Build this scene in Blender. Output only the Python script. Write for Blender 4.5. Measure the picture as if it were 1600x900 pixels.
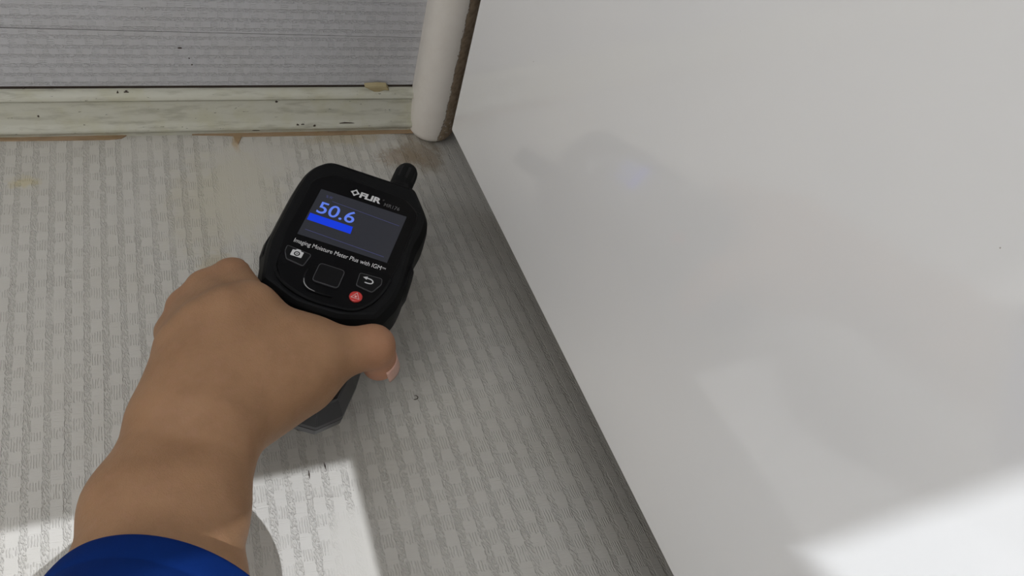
import bpy, bmesh, math, random
import numpy as np
from mathutils import Vector, Matrix
random.seed(4)
for o in list(bpy.data.objects): bpy.data.objects.remove(o)
SC = bpy.context.scene; C = SC.collection

# ------------------------------------------------------------------ camera
CAM_H = 0.42
FPX = 1501.0
RM = np.array([[0.9429712, -0.25566804, 0.21316466],      # world -> camera (x right, y down, z forward)
               [-0.07337283, -0.78426837, -0.61606781],
               [0.32468715, 0.56529371, -0.75830157]])
ORG = np.array([0.0, 0.0, CAM_H])
cam_d = bpy.data.cameras.new('camera'); cam = bpy.data.objects.new('camera', cam_d); C.objects.link(cam)
cam_d.sensor_width = 36; cam_d.lens = FPX / 1600 * 36; cam_d.clip_start = 0.01
cam.matrix_world = Matrix(((RM[0,0], -RM[1,0], -RM[2,0], 0), (RM[0,1], -RM[1,1], -RM[2,1], 0),
                           (RM[0,2], -RM[1,2], -RM[2,2], CAM_H), (0, 0, 0, 1)))
SC.camera = cam

# ------------------------------------------------------------------ light
SUN_EL = math.radians(56); SX = 0.10
SUN = np.array([SX, 1.0, 0.0]); SUN /= np.linalg.norm(SUN); SUN = np.array([SUN[0]*math.cos(SUN_EL), SUN[1]*math.cos(SUN_EL), -math.sin(SUN_EL)])
w = bpy.data.worlds.new('world'); SC.world = w; w.use_nodes = True
w.node_tree.nodes['Background'].inputs[0].default_value = (0.99, 0.99, 1.0, 1)
w.node_tree.nodes['Background'].inputs[1].default_value = 0.45
sd = bpy.data.lights.new('sun', 'SUN'); sd.energy = 12.5; sd.angle = math.radians(0.22); sd.color = (0.88, 0.93, 1.0)
so = bpy.data.objects.new('sun', sd); C.objects.link(so)
so.rotation_euler = Vector(SUN).to_track_quat('-Z', 'Y').to_euler()
ad = bpy.data.lights.new('soft_fill', 'AREA'); ad.shape = 'RECTANGLE'; ad.size = 0.8; ad.size_y = 0.7; ad.energy = 6.2  # added soft area light for frontal fill, set before the unseen wall
ad.color = (1.0, 0.985, 0.96)
ao = bpy.data.objects.new('soft_fill', ad); C.objects.link(ao)
ao.location = (-0.52, -0.42, 0.80)
ao.rotation_euler = Vector((0.62, 0.72, -0.70)).to_track_quat('-Z', 'Y').to_euler()
SC.view_settings.view_transform = 'Standard'; SC.view_settings.look = 'None'
SC.view_settings.exposure = 0.15; SC.view_settings.gamma = 1; SC.view_settings.use_curve_mapping = False

# ------------------------------------------------------------------ helpers
def ray(px, py):
    return RM.T @ np.array([(px - 800) / FPX, (py - 450) / FPX, 1.0])
def at(px, py, z=0.0):
    d = ray(px, py); return ORG + d * ((z - CAM_H) / d[2])
def link(o, parent=None):
    C.objects.link(o)
    if parent is not None: o.parent = parent
    return o
def tag(o, label=None, cat=None, group=None, kind=None):
    for k, v in (('label', label), ('category', cat), ('group', group), ('kind', kind)):
        if v: o[k] = v
    return o
def obj(name, bm, mat, parent=None, smooth=False, bevel=0.0, seg=2, angle=30):
    me = bpy.data.meshes.new(name)
    bmesh.ops.recalc_face_normals(bm, faces=bm.faces)
    bm.to_mesh(me); bm.free()
    if mat: me.materials.append(mat)
    for p in me.polygons: p.use_smooth = smooth or bevel > 0
    o = link(bpy.data.objects.new(name, me), parent)
    if bevel:
        b = o.modifiers.new('bevel', 'BEVEL'); b.width = bevel; b.segments = seg; b.limit_method = 'ANGLE'; b.angle_limit = math.radians(angle)
        b.harden_normals = True
    return o
def py_obj(name, verts, faces, mat, parent=None, smooth=True):
    me = bpy.data.meshes.new(name); me.from_pydata([tuple(v) for v in verts], [], faces); me.update()
    if mat: me.materials.append(mat)
    for p in me.polygons: p.use_smooth = smooth
    return link(bpy.data.objects.new(name, me), parent)
def add_box(bm, lo, hi):
    v = [bm.verts.new((x, y, z)) for z in (lo[2], hi[2]) for y in (lo[1], hi[1]) for x in (lo[0], hi[0])]
    for f in ((0,1,3,2),(4,5,7,6),(0,1,5,4),(2,3,7,6),(0,2,6,4),(1,3,7,5)): bm.faces.new([v[i] for i in f])
def add_stack(bm, rings, caps=(True, True)):
    R = [[bm.verts.new(tuple(p)) for p in r] for r in rings]; n = len(R[0])
    for a, b in zip(R, R[1:]):
        for i in range(n): bm.faces.new((a[i], a[(i+1) % n], b[(i+1) % n], b[i]))
    if caps[0]: bm.faces.new(R[0][::-1])
    if caps[1]: bm.faces.new(R[-1])
def inset(poly, d):                                     # shrink a counter-clockwise outline by d
    n = len(poly); out = []
    for i in range(n):
        p0, p1, p2 = Vector(poly[i-1]), Vector(poly[i]), Vector(poly[(i+1) % n])
        a = (p1-p0).normalized(); b = (p2-p1).normalized()
        na = Vector((-a.y, a.x)); nb = Vector((-b.y, b.x))
        m = (na+nb); m = m.normalized() if m.length > 1e-6 else na
        out.append(tuple(p1 + m * (d / max(0.45, m.dot(na)))))
    return out
def round_poly(poly, r, seg=4):
    n = len(poly); out = []
    for i in range(n):
        p0, p1, p2 = Vector(poly[i-1]), Vector(poly[i]), Vector(poly[(i+1) % n])
        rr = r[i] if isinstance(r, (list, tuple)) else r
        rr = min(rr, (p0-p1).length*0.49, (p2-p1).length*0.49)
        a = p1 + (p0-p1).normalized()*rr; b = p1 + (p2-p1).normalized()*rr
        for k in range(seg+1):
            t = k/seg; out.append(tuple(a*(1-t)**2 + p1*2*t*(1-t) + b*t*t))
    return out
def lvl(poly, z, s=0.001): return [(p[0]*s, p[1]*s, z*s) for p in poly]

# ------------------------------------------------------------------ node helper
class NT:
    def __init__(s, name):
        s.m = bpy.data.materials.new(name); s.m.use_nodes = True; s.t = s.m.node_tree
        s.b = s.t.nodes['Principled BSDF']
    def n(s, typ, **kw):
        n = s.t.nodes.new(typ)
        for k, v in kw.items(): setattr(n, k, v)
        return n
    def put(s, sock, v):
        if hasattr(v, 'is_linked') or isinstance(v, bpy.types.NodeSocket): s.t.links.new(v, sock)
        elif v is not None:
            if isinstance(v, (tuple, list)) and len(v) == 3 and sock.type == 'RGBA': v = (*v, 1)
            sock.default_value = v
    def m_(s, op, a, b=None, c=None):
        n = s.n('ShaderNodeMath', operation=op)
        for i, v in enumerate((a, b, c)):
            if v is not None: s.put(n.inputs[i], v)
        return n.outputs[0]
    def add(s, a, b): return s.m_('ADD', a, b)
    def sub(s, a, b): return s.m_('SUBTRACT', a, b)
    def mul(s, a, b): return s.m_('MULTIPLY', a, b)
    def sstep(s, x, lo, hi, to=(0, 1)):
        n = s.n('ShaderNodeMapRange', interpolation_type='SMOOTHSTEP')
        for i, v in enumerate((x, lo, hi, to[0], to[1])): s.put(n.inputs[i], v)
        return n.outputs[0]
    def xyz(s, x, y, z=0.0):
        n = s.n('ShaderNodeCombineXYZ')
        for i, v in enumerate((x, y, z)): s.put(n.inputs[i], v)
        return n.outputs[0]
    def noise(s, vec, scale, detail=2, rough=0.5, dist=0.0):
        n = s.n('ShaderNodeTexNoise'); s.put(n.inputs['Vector'], vec)
        for k, v in (('Scale', scale), ('Detail', detail), ('Roughness', rough), ('Distortion', dist)): n.inputs[k].default_value = v
        return n.outputs[0]
    def mix(s, f, a, b):
        n = s.n('ShaderNodeMix', data_type='RGBA'); s.put(n.inputs[0], f); s.put(n.inputs[6], a); s.put(n.inputs[7], b)
        return n.outputs[2]
    def white(s, v):
        n = s.n('ShaderNodeTexWhiteNoise', noise_dimensions='1D'); s.put(n.inputs['W'], v); return n.outputs[0]
    def bump(s, h, dist, strength=1.0):
        n = s.n('ShaderNodeBump'); s.put(n.inputs['Height'], h); n.inputs['Distance'].default_value = dist; n.inputs['Strength'].default_value = strength
        s.t.links.new(n.outputs[0], s.b.inputs['Normal'])
    def set(s, col=None, rough=None, **kw):
        if col is not None: s.put(s.b.inputs['Base Color'], col)
        if rough is not None: s.put(s.b.inputs['Roughness'], rough)
        for k, v in kw.items(): s.put(s.b.inputs[k.replace('_', ' ')], v)
        return s.m
def plain(name, col, rough=0.5, **kw): return NT(name).set((*col, 1), rough, **kw)
def objco(t): return t.n('ShaderNodeTexCoord').outputs['Object']

def wallpaper(name, base, groove_shade, swap=False, stains=(), depth=0.0005, pu=8.6, pv=14.0, shade_mix=0.5, smear=None, strength=1.0):
    t = NT(name)
    uvn = t.n('ShaderNodeUVMap'); sp = t.n('ShaderNodeSeparateXYZ'); t.t.links.new(uvn.outputs[0], sp.inputs[0])
    u, v = sp.outputs[0], sp.outputs[1]                 # metres
    if swap: a, b = v, u
    else: a, b = u, v
    A = t.mul(a, 1000.0 / pu); B = t.mul(b, 1000.0 / pv)
    mm = t.xyz(t.mul(a, 1000.0), t.mul(b, 1000.0))
    wob = t.noise(mm, 0.35, 2)
    Aw = t.add(A, t.mul(t.sub(wob, 0.5), 0.16))
    fu = t.m_('FRACT', Aw); cid = t.m_('FLOOR', Aw)
    d = t.m_('ABSOLUTE', t.sub(fu, 0.5))
    stripe = t.sstep(d, 0.295, 0.345)
    # crepe threads inside the stripes: short slanted dashes
    cv = t.xyz(t.add(t.mul(a, 1350.0), t.mul(b, 330.0)), t.mul(b, 480.0))
    cr = t.noise(cv, 1.0, 1.5, 0.55, 0.35)
    crepe = t.add(0.22, t.mul(t.sstep(cr, 0.44, 0.58), 0.78))
    # ladders of ribs between the stripes
    r1 = t.white(cid); r2 = t.white(t.add(cid, 71.3))
    ph = t.add(t.mul(B, t.add(0.92, t.mul(r2, 0.18))), r1)
    jag = t.mul(t.sub(t.noise(t.xyz(t.mul(a, 900.0), t.mul(b, 70.0)), 1.1, 1), 0.5), 0.20)
    pv_ = t.m_('FRACT', t.add(ph, jag)); rid = t.m_('FLOOR', t.add(ph, jag))
    pd = t.m_('ABSOLUTE', t.sub(pv_, 0.5))
    width = t.add(0.16, t.mul(t.white(t.add(t.mul(rid, 3.7), t.mul(cid, 13.1))), 0.12))
    patch = t.sub(1.0, t.sstep(t.sub(pd, width), -0.02, 0.02))
    rf = t.m_('FRACT', t.add(t.mul(a, 1000.0/1.18), t.mul(wob, 0.8)))
    rib = t.sstep(t.m_('ABSOLUTE', t.sub(rf, 0.5)), 0.22, 0.42)
    rib = t.mul(rib, t.sstep(t.noise(t.xyz(t.mul(a, 1000.0), t.mul(b, 260.0)), 0.9, 1), 0.34, 0.5))
    ribs = t.mul(t.mul(rib, patch), t.sub(1.0, stripe))
    g = t.m_('MAXIMUM', t.mul(crepe, stripe), t.mul(ribs, 0.55))
    weft = t.noise(t.xyz(t.mul(a, 120.0), t.mul(b, 1500.0)), 1.0, 2, 0.6)
    g = t.add(g, t.mul(t.sstep(weft, 0.54, 0.72), 0.16))
    fade = t.sstep(t.noise(mm, 0.045, 3, 0.6), 0.30, 0.52, (0.55, 1.0))
    if smear:
        for (su, sv, ru, rv) in smear:
            e = t.m_('SQRT', t.add(t.m_('POWER', t.mul(t.sub(u, su), 1/ru), 2.0), t.m_('POWER', t.mul(t.sub(v, sv), 1/rv), 2.0)))
            e = t.add(e, t.mul(t.sub(t.noise(mm, 0.12, 3), 0.5), 0.9))
            fade = t.mul(fade, t.sstep(e, 0.6, 1.1, (0.18, 1.0)))
    g = t.mul(g, fade)
    fine = t.noise(mm, 2.2, 3, 0.65)
    col = t.mix(t.mul(g, shade_mix), (*base, 1), (*groove_shade, 1))  # grooves tinted darker: fine relief shade painted into the paper colour
    col = t.mix(t.sstep(t.noise(mm, 0.02, 4, 0.6), 0.35, 0.75, (0, 0.22)), col, (base[0]*0.9, base[1]*0.87, base[2]*0.80, 1))
    for (su, sv, ru, rv, sc, k, ns) in stains:
        e = t.m_('SQRT', t.add(t.m_('POWER', t.mul(t.sub(u, su), 1/ru), 2.0), t.m_('POWER', t.mul(t.sub(v, sv), 1/rv), 2.0)))
        e = t.add(e, t.mul(t.sub(t.noise(mm, ns, 4, 0.65), 0.5), 1.6))
        col = t.mix(t.mul(t.sub(1.0, t.sstep(e, 0.35, 1.0)), k), col, (*sc, 1))
    h = t.add(t.sub(1.0, g), t.mul(fine, 0.10))
    t.bump(h, depth, strength)
    return t.set(col, 0.62)

# ------------------------------------------------------------------ materials
M = {}
def worn_paint(name, base, dirt, speck, scale=1.0):
    t = NT(name); o = objco(t)
    mp = t.n('ShaderNodeMapping'); t.t.links.new(o, mp.inputs[0]); mp.inputs['Scale'].default_value = (0.18, 1, 1)
    n1 = t.noise(mp.outputs[0], 260*scale, 4, 0.6); n2 = t.noise(mp.outputs[0], 900*scale, 3, 0.6); n3 = t.noise(o, 420*scale, 2, 0.5)
    n4 = t.noise(o, 60, 3, 0.6)
    col = t.mix(t.sstep(n1, 0.47, 0.70, (0, 0.8)), (*base, 1), (*dirt, 1))
    col = t.mix(t.sstep(n4, 0.45, 0.7, (0, 0.45)), col, (base[0]*0.86, base[1]*0.84, base[2]*0.66, 1))
    col = t.mix(t.mul(t.sstep(n2, 0.66, 0.70), t.sstep(n3, 0.52, 0.6)), col, (*speck, 1))
    t.bump(t.add(n1, t.mul(n2, 0.3)), 0.0003, 0.5)
    return t.set(col, 0.45)
M['baseboard'] = worn_paint('baseboard_paint', (0.54, 0.535, 0.455), (0.36, 0.35, 0.28), (0.03, 0.028, 0.022))
M['gap'] = plain('dark_gap', (0.055, 0.04, 0.03), 0.9)
M['raw'] = worn_paint('raw_wood_strip', (0.37, 0.26, 0.16), (0.24, 0.16, 0.09), (0.10, 0.06, 0.035))
M['filler'] = worn_paint('dried_filler', (0.45, 0.38, 0.22), (0.33, 0.26, 0.14), (0.16, 0.10, 0.05))

# ------------------------------------------------------------------ the setting
def F(px, py, z=0.0): return at(px, py, z)
Y_BB = float(F(320, 213)[1])                 # foot of the skirting
Y_W = Y_BB + 0.0105                          # wall face
ZB = 0.055                                    # the cabinet side ends above the floor
FA = F(704, 203, -0.004); FB = F(1050, 900, -0.004)   # where that edge is seen against the floor
PA = F(704, 203, ZB); PB = F(1050, 900, ZB)
PD = (PB - PA) / np.linalg.norm(PB - PA)     # along the cabinet foot, towards the camera
PN = np.array([PD[1], -PD[0], 0.0])          # out of the cabinet face (to the left)
if PN[0] > 0: PN = -PN
TAN = -PD[0] / PD[1]
FTAN = -(FB - FA)[0] / (FB - FA)[1]
def edge_x(y): return FA[0] + (FA[1] - y) * FTAN
FDROP = -0.009
def onp(px, py):
    d = ray(px, py); return ORG + d * (((PA - ORG) @ PN) / (d @ PN))

def ss(x, a, b):
    t = np.clip((x - a) / (b - a), 0, 1); return t*t*(3-2*t)
def build_floor():
    U0 = edge_x(0.3)
    us = np.concatenate([np.linspace(-1.25, -0.2, 12), np.linspace(-0.18, 0.09, 28), np.linspace(0.095, U0 + 0.30, 70)])
    ys = np.linspace(-1.0, Y_W + 0.02, 90)
    V = []; UV = []
    for y in ys:
        for u in us:
            k = ss(u, 0.045, U0 - 0.005)
            x = u + k * FTAN * (0.3 - y)
            s = max(0.0, (u - (U0 - 0.050)) / 0.050)
            z = FDROP * (s ** 2.0) if s <= 1 else FDROP * (1 + 1.5*(1 - math.exp(-1.33*(s - 1))))
            V.append((x, y, z)); UV.append((u + 0.0025, y))
    nu = len(us); Fc = []
    for j in range(len(ys)-1):
        for i in range(nu-1): Fc.append((j*nu+i, j*nu+i+1, (j+1)*nu+i+1, (j+1)*nu+i))
    f370 = F(375, 222); f660 = F(665, 245); f560 = F(560, 215); f50 = F(45, 285); f40 = F(345, 415); f48 = F(700, 235); f33 = F(330, 330); f45=F(385, 300)
    st = [(f370[0], f370[1], 0.003, 0.010, (0.42, 0.29, 0.15), 0.7, 0.25), (f660[0], f660[1], 0.024, 0.012, (0.27, 0.19, 0.12), 0.6, 0.35),
          (f48[0], f48[1], 0.022, 0.022, (0.26, 0.20, 0.13), 0.7, 0.10),
          (f560[0], f560[1], 0.035, 0.008, (0.45, 0.38, 0.25), 0.6, 0.12), (f50[0], f50[1], 0.010, 0.006, (0.52, 0.44, 0.22), 0.55, 0.2),
          (f40[0], f40[1], 0.012, 0.012, (0.44, 0.38, 0.26), 0.6, 0.2), (f33[0], f33[1], 0.03, 0.05, (0.50, 0.46, 0.36), 0.5, 0.10),
          (f45[0], f45[1], 0.035, 0.045, (0.52, 0.49, 0.39), 0.55, 0.08)]
    g1 = F(385, 320); g2 = F(400, 250); g3 = F(560, 870)
    M['floor'] = wallpaper('pale_relief_paper', (0.535, 0.515, 0.468), (0.345, 0.32, 0.28), stains=st,
                           smear=[(g1[0], g1[1], 0.018, 0.035), (g2[0], g2[1], 0.03, 0.02), (g3[0], g3[1], 0.012, 0.03)], depth=0.00038, shade_mix=0.24, strength=1.0)
    o = py_obj('floor', V, Fc, M['floor'])
    uvl = o.data.uv_layers.new(name='UVMap')
    for l in o.data.loops: uvl.data[l.index].uv = UV[l.vertex_index]
    tag(o, 'pale textured floor covering with ribbed stripes', kind='structure')
build_floor()

M['wall'] = wallpaper('grey_relief_paper', (0.53, 0.53, 0.55), (0.36, 0.36, 0.375), swap=True, pu=6.4, pv=9.0, depth=0.00035, shade_mix=0.30)
def sheet(name, x0, x1, zl, zr, top_l, top_r, y, th, parent):
    bm = bmesh.new()
    P = [(x0, zl), (x1, zr), (x1, top_r), (x0, top_l)]
    add_stack(bm, [[(p[0], y, p[1]) for p in P], [(p[0], y - th, p[1]) for p in P]])
    o = obj(name, bm, M['wall'], parent)
    uvl = o.data.uv_layers.new(name='UVMap')
    for l in o.data.loops:
        c = o.data.vertices[l.vertex_index].co; uvl.data[l.index].uv = (c.x, c.z)
    return o
bm = bmesh.new(); add_box(bm, (-1.3, Y_W + 0.0006, -0.05), (0.75, Y_W + 0.05, 1.6))
wall = tag(obj('wall_back', bm, M['gap']), 'grey woven-look papered wall above the skirting', kind='structure')
def ony(px, py, Y):
    d = ray(px, py); return ORG + d * (Y / d[1])
s0 = ony(0, 43, Y_W); s1 = ony(650, 58.5, Y_W)
sl = (s1[2] - s0[2]) / (s1[0] - s0[0])
def seam(x): return s0[2] + (x - s0[0]) * sl
WZ = float(ony(320, 135, Y_W)[2])
sheet('wallpaper_strip', -1.22, 0.75, WZ + 0.0007, WZ + 0.0007, seam(-1.22) - 0.0011, seam(0.75) + 0.0001, Y_W + 0.0006, 0.0006, wall)
sheet('wallpaper_strip', -1.22, 0.75, seam(-1.22) + 0.0011, seam(0.75) - 0.0001, 1.6, 1.6, Y_W + 0.0006, 0.0009, wall)

# skirting
XE = float(F(655, 205)[0])
prof = [(0.0, WZ - 0.0008), (0.0028, WZ - 0.0006), (0.0050, WZ - 0.0022), (0.0060, WZ - 0.0036), (0.0062, WZ - 0.0048), (0.0047, WZ - 0.0058),
        (0.0036, WZ - 0.0078), (0.0044, WZ - 0.0108), (0.0065, 0.0125), (0.0074, 0.0096), (0.0080, 0.0082), (0.0100, 0.0068), (0.0105, 0.0050), (0.0100, 0.0036), (0.0086, 0.0028),
        (0.0086, -0.004), (0.0, -0.004)]
def extrude_profile(name, prof, x0, x1, mat, parent=None, n=24):
    bm = bmesh.new()
    add_stack(bm, [[(x0 + (x1-x0)*k/n, Y_W - 0.0003 - p[0], p[1]) for p in prof] for k in range(n+1)])
    return obj(name, bm, mat, parent, smooth=False)
bb = extrude_profile('baseboard_back', prof, -1.25, XE, M['baseboard'])
for p in bb.data.polygons: p.use_smooth = len(p.vertices) == 4
em = bb.modifiers.new('edges', 'EDGE_SPLIT'); em.split_angle = math.radians(42)
tag(bb, 'narrow chipped cream-green moulded skirting along the wall', kind='structure')
# brown strip left bare below the skirting, with a ragged end
def ragged(name, pts_px, z, th, mat, parent):
    P = [F(*p) for p in pts_px]
    bm = bmesh.new(); add_stack(bm, [[(p[0], p[1], z) for p in P], [(p[0], p[1], z + th) for p in P]])
    return obj(name, bm, mat, parent)
ragged('bare_wood_strip', [(-150, 226), (0, 221), (60, 220.5), (120, 219.8), (170, 219), (190, 217), (200, 211.5), (150, 208), (-150, 210)], 0.0, 0.0008, M['raw'], bb)
ragged('bare_wood_strip', [(300, 211.5), (350, 212.5), (364, 213), (372, 226), (378, 214), (440, 213), (520, 211.5), (600, 209.5), (645, 208.5), (645, 200), (300, 203)], 0.0, 0.0006, M['raw'], bb)
ce = [ony(*p, Y_W - 0.004) for p in ((570, 134.5), (585, 142), (592, 142.5), (600, 139), (608, 140), (604, 134), (590, 133))]
bm = bmesh.new(); add_stack(bm, [[(p[0], Y_W - 0.0012, p[2]) for p in ce], [(p[0], Y_W - 0.0042, p[2] - 0.0006) for p in ce]])
obj('dried_filler', bm, M['filler'], bb)
for (a, b, c, hh) in ((433, 163, 3, 3.0), (472, 189, 4, 1.0), (541, 187.5, 17, 1.2), (79, 205, 2, 1.6), (184, 150, 2, 2.0), (198, 149.5, 5, 1.2), (490, 190, 3, 2.4), (464, 189.5, 3, 2), (60, 182, 2, 2.5), (398, 196.5, 8, 1.0), (36, 150, 2, 2)):
    pt = ony(a, b, Y_BB + 0.004); bm = bmesh.new()
    wd = c / 3400; hz = hh / 3600; k = 7
    ring = [(pt[0] + wd*math.cos(i/k*6.283)*random.uniform(0.75, 1.15), pt[2] + hz*math.sin(i/k*6.283)*random.uniform(0.7, 1.2)) for i in range(k)]
    # each chip is a small pit plug that sits on the local face of the moulding
    zs = pt[2]; depth = np.interp(zs, [p[1] for p in prof[:15]][::-1], [p[0] for p in prof[:15]][::-1])
    yy = Y_W - 0.0003 - depth
    add_stack(bm, [[(q[0], yy + 0.0012, q[1]) for q in ring], [(q[0], yy - 0.00025, q[1]) for q in ring]])
    obj('paint_chip', bm, M['gap'], bb)

for (a, b, c, hh) in ((281, 75.5, 2.6, 0.7), (295.5, 91.5, 0.8, 0.9), (300, 101.5, 0.8, 0.9), (222, 13, 0.6, 0.6)):
    pt = ony(a, b, Y_W - 0.0004); bm = bmesh.new()
    ring = [(pt[0] + c/2600*math.cos(i/7*6.283)*random.uniform(0.7, 1.2), pt[2] + hh/2300*math.sin(i/7*6.283)*random.uniform(0.7, 1.2)) for i in range(7)]
    add_stack(bm, [[(q[0], Y_W + 0.0004, q[1]) for q in ring], [(q[0], Y_W - 0.00045, q[1]) for q in ring]])
    obj('nick', bm, M['gap'], wall)
fl_o = bpy.data.objects['floor']
for (x0, y0, x1, y1, wd) in ((506, 722, 510, 736, 0.00035), (482, 734, 484, 749, 0.0004)):
    p, q = F(x0, y0), F(x1, y1); d = (q - p)/np.linalg.norm(q - p); nn = np.array([-d[1], d[0], 0])*wd; m_ = (p + q)/2
    bm = bmesh.new(); add_stack(bm, [[tuple(c + np.array([0, 0, z])) for c in (p, m_ - nn, q, m_ + nn)] for z in (-0.0002, 0.00025)])
    obj('cut', bm, M['gap'], fl_o)
bm = bmesh.new(); pr_ = None; rings = []
for k in range(9):
    a = math.radians(-120 + k*26); c = F(648, 622) + np.array([0.0016*math.cos(a), 0.0012*math.sin(a), 0.0006])
    rings.append([(c[0] + 0.00022*math.cos(b)*math.cos(a), c[1] + 0.00022*math.cos(b)*math.sin(a), c[2] + 0.00022*math.sin(b)) for b in (0, 1.57, 3.14, 4.71)])
add_stack(bm, rings)
tag(obj('hair_strand', bm, M['gap']), 'tiny curled dark hair lying on the floor below the thumb', 'hair')

# half-round painted post in the corner, bare wood on its right flank
def build_post():
    t = NT('post_paint'); o = objco(t); sp = t.n('ShaderNodeSeparateXYZ'); t.t.links.new(o, sp.inputs[0])
    mp = t.n('ShaderNodeMapping'); t.t.links.new(o, mp.inputs[0]); mp.inputs['Scale'].default_value = (1, 1, 0.5)
    rag = t.mul(t.sub(t.noise(mp.outputs[0], 420, 4, 0.7), 0.5), 0.0042)
    low = t.mul(t.sub(1.0, t.sstep(sp.outputs[2], 0.0, 0.022)), 0.0022)
    edge = t.sstep(t.add(t.add(sp.outputs[0], rag), low), 0.0030, 0.0036)
    wood = t.mix(t.sstep(t.noise(o, 300, 4, 0.6), 0.35, 0.7), (0.33, 0.25, 0.17, 1), (0.20, 0.145, 0.095, 1))
    flake = t.mul(t.sstep(t.noise(o, 520, 3, 0.6), 0.60, 0.63), t.sub(1.0, t.sstep(sp.outputs[2], 0.004, 0.03)))
    wood = t.mix(flake, wood, (0.55, 0.52, 0.47, 1))
    paint = t.mix(t.sstep(t.noise(o, 90, 3, 0.6), 0.4, 0.7, (0, 0.35)), (0.73, 0.69, 0.635, 1), (0.66, 0.61, 0.55, 1))
    t.bump(t.add(t.mul(t.sub(1.0, edge), 1.0), t.mul(t.noise(o, 700, 3), 0.12)), 0.0005, 0.7)
    m = t.set(t.mix(edge, paint, wood), t.sstep(edge, 0, 1, (0.38, 0.8)))
    foot = F(683, 222); r = 0.0150
    cx, cy = foot[0] - 0.0012, foot[1] + r
    bm = bmesh.new(); rings = []
    zs = [(-0.001, 0.90), (0.0002, 0.95), (0.0012, 0.985), (0.003, 1.0)] + [(0.003 + 0.02*k, 1.0) for k in range(1, 40)]
    for z, s in zs:
        ring = []
        for k in range(33):
            a = math.pi + math.pi*k/32
            ring.append((math.cos(a)*r*s, math.sin(a)*r*s, z))
        dpt = max(0.0, Y_W - cy - 0.0002)
        ring += [(r*s, dpt, z), (-r*s, dpt, z)]
        rings.append(ring)
    add_stack(bm, rings)
    o = obj('corner_post', bm, m, smooth=True); o.location = (cx, cy, 0)
    em = o.modifiers.new('edges', 'EDGE_SPLIT'); em.split_angle = math.radians(50)
    tag(o, 'rounded off-white painted upright post with bare brown edge beside the cabinet', 'post')
build_post()

# white cabinet on the right
def build_cabinet():
    t = NT('cabinet_white'); o = objco(t)
    n = t.noise(o, 9, 3, 0.5)
    col = t.mix(t.sstep(n, 0.35, 0.7), (0.83, 0.82, 0.80, 1), (0.81, 0.805, 0.79, 1))
    spk = t.sstep(t.noise(o, 300, 2, 0.5), 0.815, 0.83)
    col = t.mix(spk, col, (0.45, 0.42, 0.38, 1))
    t.bump(t.noise(o, 40, 2), 0.0004, 0.04)
    m = t.set(col, 0.09, IOR=1.85)
    root = bpy.data.objects.new('cabinet', None); link(root); root.location = (PA[0], PA[1], 0)
    tag(root, 'smooth satin white cabinet side standing to the right of the meter', 'cabinet')
    L, D, HT = 0.80, 0.42, 0.78
    back = -PN
    def corner(s, d, z): p = PD*s + back*d; return (p[0], p[1], z)
    bm = bmesh.new()
    P = [corner(0, 0, 0)[:2], corner(L, 0, 0)[:2], corner(L, 0.018, 0)[:2], corner(0, 0.018, 0)[:2]]
    add_stack(bm, [[(p[0], p[1], z) for p in P] for z in (ZB, HT)])
    obj('side_panel', bm, m, root, bevel=0.0018, seg=3)
    bm = bmesh.new()
    P = [corner(0.003, 0.0185, 0)[:2], corner(L, 0.0185, 0)[:2], corner(L, D, 0)[:2], corner(0.003 + D*TAN*1.3, D, 0)[:2]]
    P[3] = (P[3][0], min(P[3][1], Y_W - PA[1] - 0.004))
    add_stack(bm, [[(p[0], p[1], z) for p in P] for z in (ZB, HT - 0.002)])
    obj('carcass', bm, plain('raw_board', (0.13, 0.095, 0.065), 0.7), root, bevel=0.002)
    bm = bmesh.new()
    P = [corner(0.02, 0.06, 0)[:2], corner(L - 0.04, 0.06, 0)[:2], corner(L - 0.04, D - 0.03, 0)[:2], corner(0.02 + D*TAN*1.3, D - 0.03, 0)[:2]]
    P[3] = (P[3][0], min(P[3][1], Y_W - PA[1] - 0.004))
    add_stack(bm, [[(p[0], p[1], z) for p in P] for z in (-0.016, ZB - 0.0005)])
    obj('plinth', bm, plain('plinth_brown', (0.06, 0.045, 0.035), 0.6), root)
    bm = bmesh.new()
    P = [corner(0.002, -0.004, 0)[:2], corner(L + 0.004, -0.004, 0)[:2], corner(L + 0.004, D, 0)[:2], corner(0.004 + D*TAN*1.3, D, 0)[:2]]
    P[3] = (P[3][0], min(P[3][1], Y_W - PA[1] - 0.004))
    add_stack(bm, [[(p[0], p[1], z) for p in P] for z in (HT + 0.0005, HT + 0.02)])
    obj('top', bm, m, root, bevel=0.002)
build_cabinet()

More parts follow.
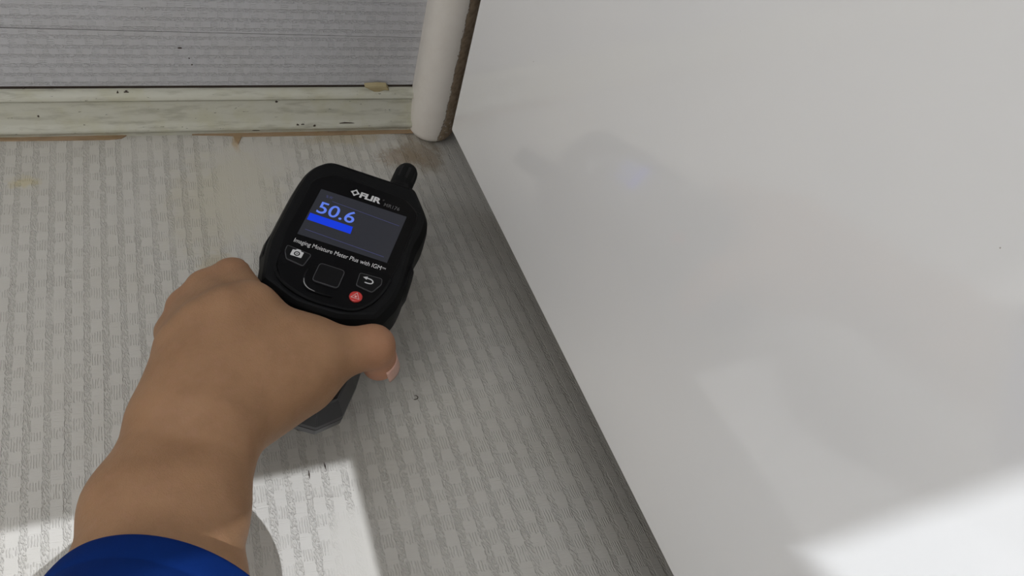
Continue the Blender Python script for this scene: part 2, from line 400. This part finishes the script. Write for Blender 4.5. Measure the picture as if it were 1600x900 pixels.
# unseen wall added behind the viewer, gaps cut to shape the sun patches; wall on the left with a window opening
M['room'] = plain('room_plaster', (0.55, 0.54, 0.52), 0.8)
def back_project(p, Y): return p - SUN * ((p[1] - Y) / SUN[1])
def build_sun_mask():
    Y = -0.45
    c = F(548, 720); r = F(592, 900); l = F(0, 832)
    fl = [c, c + (r - c)*3.4, c + (r - c)*3.4 + (l - c)*3.0, c + (l - c)*3.0]
    p0 = onp(1262, 862); p1 = onp(1600, 746); p2 = onp(1296, 905)
    pl = [p0, p0 + (p2 - p0)*12, p0 + (p2 - p0)*12 + (p1 - p0)*2.0, p0 + (p1 - p0)*2.0]
    holes = [[back_project(p, Y) for p in q] for q in (fl, pl)]
    bm = bmesh.new()
    def loop(P):
        vs = [bm.verts.new((p[0], Y, p[2])) for p in P]
        return [bm.edges.new((vs[i], vs[(i+1) % len(vs)])) for i in range(len(vs))]
    E = loop([(-1.6, 0, -0.05), (1.4, 0, -0.05), (1.4, 0, 2.0), (-1.6, 0, 2.0)])
    for h in holes: E += loop(h)
    bmesh.ops.triangle_fill(bm, edges=E, use_beauty=True, use_dissolve=False)
    t = NT('sun_dimming_filter'); tr = t.n('ShaderNodeBsdfTransparent'); tr.inputs[0].default_value = (0.21, 0.207, 0.21, 1)  # unseen filter pane, added to weaken the sun on the floor patch
    t.t.links.new(tr.outputs[0], t.t.nodes['Material Output'].inputs[0])
    g = bmesh.new(); g.faces.new([g.verts.new((p[0], Y + 0.006, p[2])) for p in holes[0]])
    tag(obj('sun_filter_pane', g, t.m), 'unseen added pane that dims the sun on the floor', kind='structure')
    o = obj('sun_mask_wall', bm, M['room']); tag(o, 'unseen added wall with two openings that shape the sun patches', kind='structure')
build_sun_mask()
bm = bmesh.new()
for lo, hi in (((-1.28, -0.45, -0.05), (-1.22, Y_W, 0.25)), ((-1.28, -0.45, 1.4), (-1.22, Y_W, 1.6)), ((-1.28, -0.45, 0.25), (-1.22, -0.44, 1.4)), ((-1.28, 0.3, 0.25), (-1.22, Y_W, 1.4))):
    add_box(bm, lo, hi)
tag(obj('wall_left', bm, M['room']), 'plain side wall around a window opening', kind='structure')

# ------------------------------------------------------------------ moisture meter
Z_FACE = 0.065
def build_meter():
    body = NT('black_rubber'); o = objco(body); body.bump(body.noise(o, 4000, 2), 0.0001, 0.35); m_body = body.set((0.006, 0.0062, 0.0066, 1), 0.5, Specular_IOR_Level=0.12)
    m_grip = plain('dark_grey_plastic', (0.034, 0.034, 0.036), 0.36, Specular_IOR_Level=0.4)
    m_gloss = plain('gloss_black_plate', (0.004, 0.004, 0.0045), 0.2, Specular_IOR_Level=0.12)
    m_btn = plain('button_rubber', (0.006, 0.006, 0.0065), 0.45, Specular_IOR_Level=0.12)
    m_edge = plain('grey_button_edge', (0.055, 0.055, 0.058), 0.4)  # lighter grey line along the button edges
    m_white = plain('white_print', (0.62, 0.62, 0.62), 0.5)
    m_dim = plain('grey_print', (0.09, 0.09, 0.09), 0.5)
    m_red = plain('red_button', (0.55, 0.035, 0.03), 0.35)
    def lit(name, c, s):
        t = NT(name); return t.set((0.004, 0.004, 0.005, 1), 0.2, Specular_IOR_Level=0.2, Emission_Color=(*c, 1), Emission_Strength=s)
    m_scr = lit('screen_dark', (0.020, 0.021, 0.026), 1.0)
    m_bar = lit('screen_blue', (0.004, 0.035, 0.60), 1.0)
    m_num = lit('screen_digits', (0.10, 0.18, 0.68), 1.0)
    m_line = lit('screen_line', (0.045, 0.05, 0.14), 1.0)
    root = bpy.data.objects.new('moisture_meter', None); link(root)
    p = F(513, 433, Z_FACE); root.location = p; root.rotation_euler = (0, 0, math.radians(-28.6))
    tag(root, 'black handheld moisture meter with lit screen gripped in the hand', 'meter')
    def prism(name, poly, z0, z1, mat, parent=root, bevel=0.0, seg=2, ins=0.0):
        bm = bmesh.new(); add_stack(bm, [lvl(poly, z0), lvl(inset(poly, ins) if ins else poly, z1)])
        return obj(name, bm, mat, parent, bevel=bevel, seg=seg)
    # head
    head = [(-30, -14), (-10, -22), (12, -22), (30, -15), (34.8, 0), (35.2, 10), (34, 24), (33, 37), (34, 46), (33.5, 56), (31.5, 62), (22, 75.5), (18, 77.3), (6, 76.8), (-24, 77), (-29, 75), (-34.5, 68), (-37, 60), (-37.4, 46), (-37, 28), (-36.4, 12), (-34.4, 2)]
    hr = round_poly(head, 3.0, 2)
    bm = bmesh.new()
    add_stack(bm, [lvl(inset(hr, 6), -31), lvl(inset(hr, 3.2), -30), lvl(inset(hr, 0.3), -21), lvl(hr, -12), lvl(inset(hr, 0.4), -8.0), lvl(inset(hr, 2.6), -2.6), lvl(inset(hr, 4.2), -0.9), lvl(inset(hr, 5.2), -0.6)])
    obj('head_housing', bm, m_body, root, bevel=0.0006, angle=14)
    # side grip bulge facets at the shoulders
    for sx in (-1, 1):
        pl = [(sx*36.2, 6), (sx*37.4, 14), (sx*36.6, 27), (sx*34.0, 32), (sx*33.0, 2)]
        if sx < 0: pl = pl[::-1]
        if sx > 0: pl = [(a - 1.6, b) for a, b in pl]
        bm = bmesh.new(); pl2 = pl if sx > 0 else pl
        add_stack(bm, [lvl(inset(pl2, 1.2), -22), lvl(pl2, -17), lvl(pl2, -10), lvl(inset(pl2, 1.4), -6)])
        obj('side_grip', bm, m_body, root, bevel=0.0008)
    # gloss plate that carries screen and buttons
    plate = round_poly([(-26.5, 8), (-25, -3), (-18, -11), (-4, -15.2), (10, -15), (18, -13), (24, -6), (27, 4), (28, 20), (27.5, 56), (18, 63.5), (-20, 64.5), (-29, 57), (-28.5, 20)], 4, 3)
    pz = 0.0
    bm = bmesh.new(); add_stack(bm, [lvl(plate, -1.5), lvl(plate, -0.25), lvl(inset(plate, 0.5), pz)])
    pt = obj('face_plate', bm, m_gloss, root)
    rim = []
    # raised rim round the lower half of the plate
    arc = [(-26.2, 6), (-24.6, -3.4), (-18, -11.2), (-4.4, -15.6), (10.4, -15.2), (18, -13.2), (23.6, -6.3), (26.4, 2.2), (27.2, 10)]
    def ribbon(name, pts, wd, z0, z1, mat, parent, close=False, taper=False):
        bm = bmesh.new(); n = len(pts); L = []; R_ = []
        for i in range(n):
            a = Vector(pts[(i-1) % n] if (close or i > 0) else pts[i]); b = Vector(pts[(i+1) % n] if (close or i < n-1) else pts[i])
            d = (b-a).normalized(); nn = Vector((-d.y, d.x)); w_ = wd/2 * ((0.35 + 0.65*math.sin(math.pi*(i+0.5)/n)) if taper else 1)
            q = Vector(pts[i]); L.append(q+nn*w_); R_.append(q-nn*w_)
        s = 0.001
        vb = [[bm.verts.new((q.x*s, q.y*s, z*s)) for q in S] for S in (L, R_) for z in (z0, z1)]
        m = n if close else n-1
        for i in range(m):
            j = (i+1) % n
            for a, b in ((1, 3), (0, 1), (2, 3), (0, 2)):
                bm.faces.new((vb[a][i], vb[a][j], vb[b][j], vb[b][i]))
        if not close:
            for i in (0, n-1): bm.faces.new((vb[0][i], vb[1][i], vb[3][i], vb[2][i]))
        return obj(name, bm, mat, parent)
    def smooth_line(pts, sub=6):
        out = []
        for i in range(len(pts)-1):
            p0 = Vector(pts[max(i-1, 0)]); p1 = Vector(pts[i]); p2 = Vector(pts[i+1]); p3 = Vector(pts[min(i+2, len(pts)-1)])
            for k in range(sub):
                t = k/sub
                out.append(tuple(0.5*((2*p1)+(p2-p0)*t+(2*p0-5*p1+4*p2-p3)*t*t+(3*p1-p0-3*p2+p3)*t**3)))
        return out + [pts[-1]]
    ribbon('plate_rim', smooth_line(arc), 1.1, -1.0, 0.55, m_body, root)
    # screen
    scr = [(-22.7, 19.2), (22.4, 19.2), (22.2, 51.8), (-22.8, 51.8)]
    sc_o = prism('screen', scr, -0.2, 0.08, m_scr)
    tag(sc_o, 'dark lit screen')
    def text(name, body, box, mat, parent, z=0.1, bold=0.0, ext=0.05, fit=True):
        cu = bpy.data.curves.new(name, 'FONT'); cu.body = body; cu.size = 1.0; cu.offset = bold
        tmp = bpy.data.objects.new('tmp_text', cu); C.objects.link(tmp)
        dg = bpy.context.evaluated_depsgraph_get(); dg.update()
        me = bpy.data.meshes.new_from_object(tmp.evaluated_get(dg)); me.name = name
        bpy.data.objects.remove(tmp); bpy.data.curves.remove(cu)
        xs = [v.co.x for v in me.vertices]; ys = [v.co.y for v in me.vertices]
        x0, x1, y0, y1 = min(xs), max(xs), min(ys), max(ys)
        u0, v0, u1, v1 = box
        for v in me.vertices:
            v.co = ((u0 + (v.co.x-x0)/(x1-x0)*(u1-u0))*0.001, (v0 + (v.co.y-y0)/(y1-y0)*(v1-v0))*0.001, z*0.001)
        me.materials.clear(); me.materials.append(mat)
        return link(bpy.data.objects.new(name, me), parent)
    text('reading_digits', '50.6', (-19.8, 35.9, -0.9, 43.9), m_num, sc_o, 0.14, bold=0.008)
    text('unit_mark', '%', (-18.9, 47.2, -17.6, 49.0), m_line, sc_o, 0.14); text('unit_mark', 'W', (-17.2, 47.2, -15.5, 49.0), m_line, sc_o, 0.14)
    prism('reading_bar', [(-21.9, 29.7), (0.4, 29.4), (0.0, 34.2), (-22.0, 34.4)], 0.08, 0.13, m_bar, sc_o)
    prism('screen_line', [(-20.4, 23.3), (19.9, 22.0), (19.9, 22.25), (-20.4, 23.55)], 0.08, 0.12, m_line, sc_o)
    prism('screen_line', [(-15.0, 45.9), (20.6, 44.2), (20.6, 44.42), (-15.0, 46.12)], 0.08, 0.12, m_line, sc_o)
    # lettering and emblem
    lg = text('brand_lettering', 'FLIR', (-3.9, 54.4, 7.2, 58.3), m_white, pt, 0.06, bold=0.045)
    text('trademark_sign', '®', (7.6, 57.2, 8.6, 58.3), m_dim, pt, 0.06)
    text('model_lettering', 'MR176', (9.2, 53.9, 17.4, 56.3), m_dim, pt, 0.06, bold=0.01)
    text('title_lettering', 'Imaging Moisture Meter Plus with IGM', (-22.5, 13.0, 20.9, 16.4), m_white, pt, 0.06)
    text('title_lettering', 'TM', (21.2, 14.9, 23.0, 15.9), m_white, pt, 0.06)
    def flat(name, poly, mat, parent, z=0.06):
        bm = bmesh.new(); bm.faces.new([bm.verts.new((a*0.001, b*0.001, z*0.001)) for a, b in poly]); return obj(name, bm, mat, parent)
    cx, cy = -6.6, 56.6
    for k in range(4):     # four-piece diamond emblem, made of chevrons
        an = k*math.pi/2; ca, sa = math.cos(an), math.sin(an)
        shp = [(0.55, 0), (1.2, 0.62), (0.62, 1.2), (1.0, 1.55), (2.55, 0.0), (1.5, -1.05), (0.98, -0.5)] if k % 2 == 0 else [(0.5, 0.45), (1.15, 1.1), (2.1, 0.15), (2.5, 0), (1.5, -1.0), (1.05, -0.55), (1.5, 0.05)]
        if k % 2: shp = [(0.75, 0.5), (1.35, 1.0), (2.45, 0), (1.35, -1.0), (0.75, -0.5), (1.3, 0)]
        else: shp = [(0.5, 0.65), (1.0, 1.25), (2.4, 0), (1.0, -1.25), (0.5, -0.65), (1.2, 0)]
        flat('emblem_piece', [(cx+(a*ca-b*sa)*1.0, cy+(a*sa+b*ca)*1.0) for a, b in shp], m_white, pt)
    # buttons
    def button(name, poly, h, mat=m_btn, edge=True, label=None, r=1.2):
        pr = round_poly(poly, r, 4)
        bm = bmesh.new(); add_stack(bm, [lvl(pr, -0.5), lvl(pr, h-0.35), lvl(inset(pr, 0.45), h)])
        b = obj(name, bm, mat, root)
        if edge: ribbon('button_edge', inset(pr, 0.15), 0.34, h-0.9, h-0.12, m_edge, b, close=True)
        if label: b['label'] = label
        return b
    b1 = button('button', [(-21.6, 2.2), (-12.8, 1.0), (-11.6, 9.2), (-24.2, 10.4), (-24.0, 6.5)], 0.8, label='camera button with white camera mark')
    z = 0.86
    flat('camera_mark', round_poly([(-20.8, 5.0), (-15.3, 5.0), (-15.3, 8.7), (-16.7, 8.7), (-17.1, 9.6), (-19.0, 9.6), (-19.4, 8.7), (-20.8, 8.7)], 0.35, 2), m_white, b1, z)
    def disc(r, c, n=20): return [(c[0]+r*math.cos(i/n*6.2832), c[1]+r*math.sin(i/n*6.2832)) for i in range(n)]
    flat('lens_mark', disc(1.45, (-18.05, 6.85)), m_btn, b1, z+0.03); flat('lens_mark', disc(0.85, (-18.05, 6.85)), m_white, b1, z+0.06)
    flat('lens_mark', disc(0.42, (-18.05, 6.85)), m_dim, b1, z+0.09)
    # centre pad in a recess with a lip
    ribbon('pad_lip', smooth_line([(-10.3, 0.5), (-10.3, -3), (-9.2, -7.4), (-6.4, -10.2), (-1.4, -11.0), (5.5, -10.6)]), 1.1, -0.3, 0.75, m_btn, root, taper=True)
    ribbon('pad_glint_edge', smooth_line([(-9.9, -5.4), (-8.6, -8.2), (-6.0, -10.2), (-2.6, -10.9)]), 0.5, 0.3, 0.86, plain('painted_glint', (0.30, 0.30, 0.30), 0.25), root, taper=True)  # pale strip paints a glint onto the pad lip
    button('button', [(-6.2, -5.4), (6.4, -5.4), (6.2, 6.0), (-6.4, 6.0)], 1.1, r=2.0, label='square centre pad button')
    b3 = button('button', [(13.4, 0.0), (21.8, -1.2), (24.4, 5.2), (23.6, 8.6), (12.6, 8.0)], 0.8, label='back button with white arrow mark')
    ribbon('arrow_mark', smooth_line([(16.6, 5.9), (18.4, 5.9), (19.6, 5.5), (20.2, 4.6), (19.8, 3.6), (18.6, 3.2), (16.6, 3.2)], 4), 0.55, 0.8, 0.86, m_white, b3)
    flat('arrow_mark', [(14.9, 5.9), (17.0, 4.9), (17.0, 6.9)], m_white, b3, z)
    b4 = button('button', disc(3.05, (15.6, -6.3), 24), 1.0, mat=m_red, edge=False, r=0.2, label='round red laser button with white triangle')
    tri = [(13.7, -7.6), (17.5, -7.6), (15.6, -4.3)]
    ribbon('warning_mark', tri, 0.38, 1.0, 1.05, m_white, b4, close=True)
    flat('warning_mark', disc(0.55, (15.6, -6.6), 10), plain('pale_red_print', (0.8, 0.5, 0.48), 0.4), b4, 1.06)
    # probe
    bm = bmesh.new(); rings = []
    for v, r in ((70, 6.9), (75, 6.9), (78, 6.6), (79.5, 5.9), (81, 6.1), (90, 6.1), (93.5, 5.7), (95.6, 4.6), (96.6, 2.6), (96.9, 0.4)):
        rings.append([((11.0 + r*math.cos(k/28*6.2832))*0.001, v*0.001, (-11 + r*math.sin(k/28*6.2832))*0.001) for k in range(28)])
    add_stack(bm, rings)
    pr = obj('sensor_probe', bm, m_body, root, smooth=True); tag(pr, 'stubby black sensor probe')
    for a in (35, 75, 115, 155):
        c, s = math.cos(math.radians(a)), math.sin(math.radians(a))
        bm = bmesh.new()
        P = []
        for vv in (83.5, 91.5):
            for t_ in (-0.7, 0.7):
                for rr in (5.2, 6.16): P.append((vv, t_, rr))
        vs = [bm.verts.new(((11 + rr*c - t_*s)*0.001, vv*0.001, (-11 + rr*s + t_*c)*0.001)) for vv, t_, rr in P]
        for f in ((0,1,3,2),(4,5,7,6),(0,1,5,4),(2,3,7,6),(0,2,6,4),(1,3,7,5)): bm.faces.new([vs[i] for i in f])
        obj('vent_slot', bm, plain('slot_black', (0.002, 0.002, 0.002), 0.7) if a == 35 else bpy.data.materials['slot_black'], pr)
    # handle: upper shell and lower cover with a seam between them
    hand = [(-29, -10), (-29, -56), (-20, -66), (-8, -66.4), (-6, -58), (6, -58), (8.6, -66.4), (20, -66), (29, -56), (29.4, -40), (28.6, -30), (32, -10)]
    hand = hand if sum((hand[i-1][0]*hand[i][1]-hand[i][0]*hand[i-1][1]) for i in range(len(hand))) > 0 else hand[::-1]
    hp = round_poly(hand, 1.0, 2)
    bm = bmesh.new(); add_stack(bm, [lvl(inset(hp, 0.2), -22.3), lvl(hp, -21.8), lvl(hp, -20), lvl(inset(hp, 3.4), -11), lvl(inset(hp, 4.2), -10.4)])
    obj('handle', bm, m_grip, root, bevel=0.0005, angle=14)
    bm = bmesh.new(); add_stack(bm, [lvl(inset(hp, 3.4), -31), lvl(inset(hp, 1.0), -28), lvl(inset(hp, 0.3), -23.4), lvl(inset(hp, 0.6), -22.9)])
    obj('lower_cover', bm, m_grip, root, bevel=0.0005, angle=14)
    bm = bmesh.new(); add_stack(bm, [lvl(inset(hp, 1.2), -23.4), lvl(inset(hp, 1.2), -22)])
    obj('seam_gasket', bm, m_body, root)
    # sensor pad below the head
    sp_ = round_poly([(-22, 20), (22, 20), (22, 62), (-22, 62)], 6, 4)
    bm = bmesh.new(); add_stack(bm, [lvl(inset(sp_, 4), -36.0), lvl(inset(sp_, 3), -35.5), lvl(sp_, -30.5)])
    obj('sensor_pad', bm, m_body, root, smooth=False)
build_meter()

# ------------------------------------------------------------------ the hand that holds it
def hp(px, py, z): return at(px, py, z + Z_FACE - 0.055)
CONES = []          # (p1, r1, p2, r2, blend)
def cone(a, ra, b, rb, k=0.006): CONES.append((np.array(a, float), ra, np.array(b, float), rb, k))
def build_arm():
    wl, wr = hp(267, 668, 0.062), hp(348, 680, 0.060)
    fl, fr = hp(218, 800, 0.070), hp(300, 800, 0.068)
    gl, gr = hp(200, 920, 0.078), hp(286, 925, 0.076)
    el, er = hp(120, 1110, 0.098), hp(260, 1130, 0.096)
    cone(wl, 0.0155, fl, 0.0186, .010); cone(wr, 0.0155, fr, 0.0186, .010)
    cone(fl, 0.0186, gl, 0.0195, .010); cone(fr, 0.0186, gr, 0.0195, .010)
    cone(gl, 0.0195, el, 0.022, .010); cone(gr, 0.0195, er, 0.022, .010)
    # metacarpals
    mcp = [hp(392, 488, 0.063), hp(356, 498, 0.067), hp(318, 518, 0.065), hp(287, 548, 0.060)]
    base = [hp(340, 655, 0.066), hp(312, 655, 0.069), hp(288, 655, 0.067), hp(267, 655, 0.063)]
    rm = [0.0118, 0.0126, 0.0122, 0.0116]
    for b, m, r in zip(base, mcp, rm): cone(b, 0.0150, m, r, .009)
    # fingers, curled round the far side and under the handle
    pip = [hp(363, 438, 0.050), hp(324, 456, 0.047), hp(294, 484, 0.043), hp(273, 520, 0.040)]
    t = math.radians(-28.6); ud = np.array([math.cos(t), math.sin(t), 0])
    for i, (m, p) in enumerate(zip(mcp, pip)):
        r = (0.0098, 0.0098, 0.0094, 0.0082)[i]
        cone(m, rm[i]*0.96, p, r, .0045)
        d = p + ud*0.009; d[2] = Z_FACE - 0.040
        e = d + ud*0.025; e[2] = Z_FACE - 0.0405
        cone(p, r*0.98, d, r*0.86, .004); cone(d, r*0.86, e, r*0.78, .004)
    # thumb
    cmc = hp(372, 632, 0.058); tm = hp(478, 562, 0.062); ti = hp(583, 541, 0.060); tt = hp(592, 566, 0.044)
    cone(cmc, 0.0185, tm, 0.0155, .010); cone(tm, 0.0135, ti, 0.0093, .008)
    cone(ti, 0.0093, tt, 0.0085, .003)
    cone(hp(400, 640, 0.050), 0.013, hp(470, 600, 0.050), 0.014, .010)
    cone(hp(405, 512, 0.059), 0.010, hp(478, 546, 0.059), 0.0120, .012)
    cone(hp(370, 560, 0.060), 0.015, hp(440, 560, 0.060), 0.015, .014)
    cone(hp(340, 600, 0.062), 0.017, hp(400, 600, 0.060), 0.017, .012)
    # knuckle caps and tendons
    for m, r in zip(mcp, (0.0075, 0.008, 0.0075, 0.007)):
        c = m + np.array([0, 0, 0.0060]); cone(c, r, c + np.array([0, 0.001, 0]), r, .006)
    for b, m in list(zip(base, mcp))[:3]:
        a = b*0.35 + m*0.65; cone(a + np.array([0, 0, 0.0105]), 0.0022, m + np.array([0, 0, 0.0115]), 0.0024, .005)
    allp = np.array([c[0] for c in CONES] + [c[2] for c in CONES])
    lo = allp.min(0) - 0.03; hi = allp.max(0) + 0.03
    lo[1] = max(lo[1], 0.02)
    h = 0.0019
    ax = [np.arange(lo[i], hi[i], h) for i in range(3)]
    def sdf(P):
        out = None
        for a, ra, b, rb, k in CONES:
            ab = b - a; L2 = ab @ ab
            t_ = np.clip(((P - a) @ ab) / L2, 0, 1)
            d = np.linalg.norm(P - a - t_[..., None]*ab, axis=-1) - (ra + (rb - ra)*t_)
            if out is None: out = d
            else:
                hh = np.clip(k - np.abs(out - d), 0, None) / k
                out = np.minimum(out, d) - hh*hh*k*0.25
        return out
    cut_o = F(513, 433, Z_FACE); vd = np.array([-math.sin(t), math.cos(t), 0])
    def meter_sdf(P):
        q = P - cut_o; u = q @ ud; v = q @ vd; w_ = q[..., 2]
        def box(u0, u1, v0, v1, w0, w1, r):
            d = np.stack([np.abs(u-(u0+u1)/2)-(u1-u0)/2+r, np.abs(v-(v0+v1)/2)-(v1-v0)/2+r, np.abs(w_-(w0+w1)/2)-(w1-w0)/2+r], -1)
            return np.linalg.norm(np.maximum(d, 0), axis=-1) + np.minimum(d.max(-1), 0) - r
        return np.minimum(box(-.0295, .0297, -.0668, -.008, -.0315, -.0102, .004), box(-.0378, .0355, -.0225, .078, -.0315, .0008, .004))
    raw = sdf
    def sdf(P):
        a, b = raw(P), -meter_sdf(P) + 0.0002; k = 0.002
        hh = np.clip(k - np.abs(a - b), 0, None)/k
        return np.maximum(a, b) + hh*hh*k*0.25
    G = np.stack(np.meshgrid(*ax, indexing='ij'), -1).astype(np.float64)
    S = np.stack([sdf(G[i]) for i in range(G.shape[0])])
    neg = S < 0
    nx, ny, nz = S.shape
    cs = np.zeros((nx-1, ny-1, nz-1, 3)); cn = np.zeros((nx-1, ny-1, nz-1))
    offs = [(i, j, k) for i in (0, 1) for j in (0, 1) for k in (0, 1)]
    def sub(A, o): return A[o[0]:o[0]+nx-1, o[1]:o[1]+ny-1, o[2]:o[2]+nz-1]
    for a in offs:
        for d in range(3):
            if a[d]: continue
            b = list(a); b[d] = 1
            sa, sb = sub(S, a), sub(S, b); x = (sa < 0) != (sb < 0)
            t_ = np.where(x, sa/np.where(x, sa - sb, 1), 0)
            for c in range(3):
                cs[..., c] += np.where(x, a[c] + (t_ if c == d else 0), 0)
            cn += x
    act = cn > 0; idx = -np.ones(act.shape, int); idx[act] = np.arange(act.sum())
    ijk = np.argwhere(act)
    V = lo + (ijk + cs[act]/cn[act][:, None])*h
    faces = []
    for d in range(3):
        o1, o2 = [(1, 2), (2, 0), (0, 1)][d]
        sl0 = [slice(None)]*3; sl1 = [slice(None)]*3; sl0[d] = slice(0, -1); sl1[d] = slice(1, None)
        x = neg[tuple(sl0)] != neg[tuple(sl1)]
        E_ = np.argwhere(x)
        E_ = E_[(E_[:, o1] > 0) & (E_[:, o2] > 0) & (E_[:, o1] < S.shape[o1]-1) & (E_[:, o2] < S.shape[o2]-1)]
        s0 = neg[tuple(E_.T)]
        def cell(e, a, b):
            q = e.copy(); q[:, o1] -= a; q[:, o2] -= b; return idx[tuple(q.T)]
        Q = np.stack([cell(E_, 0, 0), cell(E_, 1, 0), cell(E_, 1, 1), cell(E_, 0, 1)], 1)
        Q[~s0] = Q[~s0][:, ::-1]
        faces.append(Q)
    faces = np.concatenate(faces)
    for _ in range(2):                                   # settle the vertices on the surface
        e = 0.0004; s = sdf(V)
        g = np.stack([(sdf(V + np.eye(3)[c]*e) - s)/e for c in range(3)], 1)
        V = V - (s[:, None]*g)*0.9/np.maximum((g*g).sum(1, keepdims=True), 0.2)
    # skin
    t = NT('skin'); o = objco(t)
    at_ = t.n('ShaderNodeAttribute'); at_.attribute_name = 'flush'
    n1 = t.noise(o, 55, 3, 0.6); n2 = t.noise(o, 260, 3, 0.6); n3 = t.noise(o, 1400, 2, 0.5)
    col = t.mix(t.sstep(n1, 0.35, 0.7), (0.32, 0.178, 0.092, 1), (0.275, 0.150, 0.076, 1))
    col = t.mix(t.sstep(n2, 0.45, 0.75, (0, 0.35)), col, (0.35, 0.188, 0.115, 1))
    col = t.mix(t.mul(at_.outputs['Fac'], 0.75), col, (0.52, 0.23, 0.15, 1))
    vo = t.n('ShaderNodeTexVoronoi', feature='DISTANCE_TO_EDGE'); t.t.links.new(o, vo.inputs['Vector']); vo.inputs['Scale'].default_value = 620
    t.bump(t.add(t.mul(t.sstep(vo.outputs['Distance'], 0, 0.12), 0.15), t.add(t.mul(n3, 0.35), t.mul(n2, 0.9))), 0.0004, 0.6)
    skin = t.set(col, 0.55, Specular_IOR_Level=0.3, Subsurface_Weight=0.12, Subsurface_Scale=0.004)
    skin.node_tree.nodes['Principled BSDF'].inputs['Subsurface Radius'].default_value = (1.0, 0.35, 0.2)
    root = bpy.data.objects.new('person', None); link(root); root.location = hp(305, 668, 0.0)
    tag(root, 'bare left hand and forearm in a blue sleeve gripping the black meter', 'person')
    off = np.array(root.location)
    o = py_obj('hand_and_forearm', V - off, [tuple(int(i) for i in q) for q in faces], skin, root)
    bm = bmesh.new(); bm.from_mesh(o.data); bmesh.ops.recalc_face_normals(bm, faces=bm.faces); bm.to_mesh(o.data); bm.free()
    for p in o.data.polygons: p.use_smooth = True
    fa = o.data.attributes.new('flush', 'FLOAT', 'POINT')
    def blob(c, r): return np.exp(-((V - c)**2).sum(1)/(r*r))
    fl_ = np.clip(1.1*blob(tt, 0.012) + 0.6*blob(ti, 0.011) + 0.35*blob(pip[0], 0.010) + 0.3*blob(pip[2], 0.012) + 0.15*blob(mcp[1], .012), 0, 1)
    fa.data.foreach_set('value', fl_.astype(np.float32))
    sm = o.modifiers.new('soften', 'SMOOTH'); sm.factor = 0.5; sm.iterations = 3
    # thumbnail on the far side of the bent thumb tip
    nrm = (tt - ti)/np.linalg.norm(tt - ti)
    out = ud - nrm*(ud @ nrm); out /= np.linalg.norm(out); side = np.cross(nrm, out)
    bm = bmesh.new(); rows = []
    for a in np.linspace(-0.4, 0.75, 6):
        row = []
        for b in np.linspace(-1, 1, 7):
            ang = b*0.75; wv = 0.0089
            q = tt + nrm*(a*0.009 - 0.001) + out*math.cos(ang)*wv + side*math.sin(ang)*wv - off
            row.append(bm.verts.new(tuple(q)))
        rows.append(row)
    for r0, r1 in zip(rows, rows[1:]):
        for i in range(6): bm.faces.new((r0[i], r0[i+1], r1[i+1], r1[i]))
    nl = obj('thumbnail', bm, plain('nail', (0.56, 0.33, 0.26), 0.3), root, smooth=True)
    sd_ = nl.modifiers.new('thick', 'SOLIDIFY'); sd_.thickness = 0.0006
    # sleeve
    t = NT('blue_cloth'); oc = objco(t)
    n1 = t.noise(oc, 30, 3); n2 = t.noise(oc, 2600, 2)
    t.bump(t.add(n1, t.mul(n2, 0.12)), 0.0012, 0.5)
    cloth = t.set(t.mix(t.sstep(n1, 0.3, 0.7), (0.0025, 0.016, 0.10, 1), (0.003, 0.022, 0.13, 1)), 0.85, Specular_IOR_Level=0.05)
    c0 = hp(266, 991, 0.080); c1 = (hp(110, 1110, 0.098) + hp(250, 1130, 0.096))/2
    axd = (c1 - c0)/np.linalg.norm(c1 - c0)
    sx = np.cross(axd, [0, 0, 1.0]); sx /= np.linalg.norm(sx); up = np.cross(sx, axd)
    path = [(c0, 0.0412), (c0 + axd*0.0015, 0.0422), (c0 + axd*0.012, 0.0425), (c0 + axd*0.0135, 0.0415), (c0 + axd*0.016, 0.0424), (c0 + axd*0.05, 0.0445), (c0 + axd*0.09, 0.0475), (c0 + axd*0.14, 0.052), (c0 + axd*0.20, 0.055), (c0 + axd*0.23, 0.056)]
    rings = []
    for j, (c, r) in enumerate(path):
        ring = []
        for k in range(48):
            a = k/48*2*math.pi
            rr = r*(1 + 0.012*math.sin(3*a + j*0.7) + 0.01*math.sin(5*a - j*1.1)*min(1, j/4))
            ring.append(tuple(c + sx*math.cos(a)*rr*1.02 + up*math.sin(a)*rr*0.92 - off))
        rings.append(ring)
    bm = bmesh.new(); add_stack(bm, rings, caps=(False, True))
    sl_ = obj('sleeve', bm, cloth, root, smooth=True)
    sd_ = sl_.modifiers.new('thick', 'SOLIDIFY'); sd_.thickness = 0.0016; sd_.offset = -1
    sb = sl_.modifiers.new('sub', 'SUBSURF'); sb.levels = 1; sb.render_levels = 2
    tag(sl_, 'royal blue sleeve cuff')
build_arm()
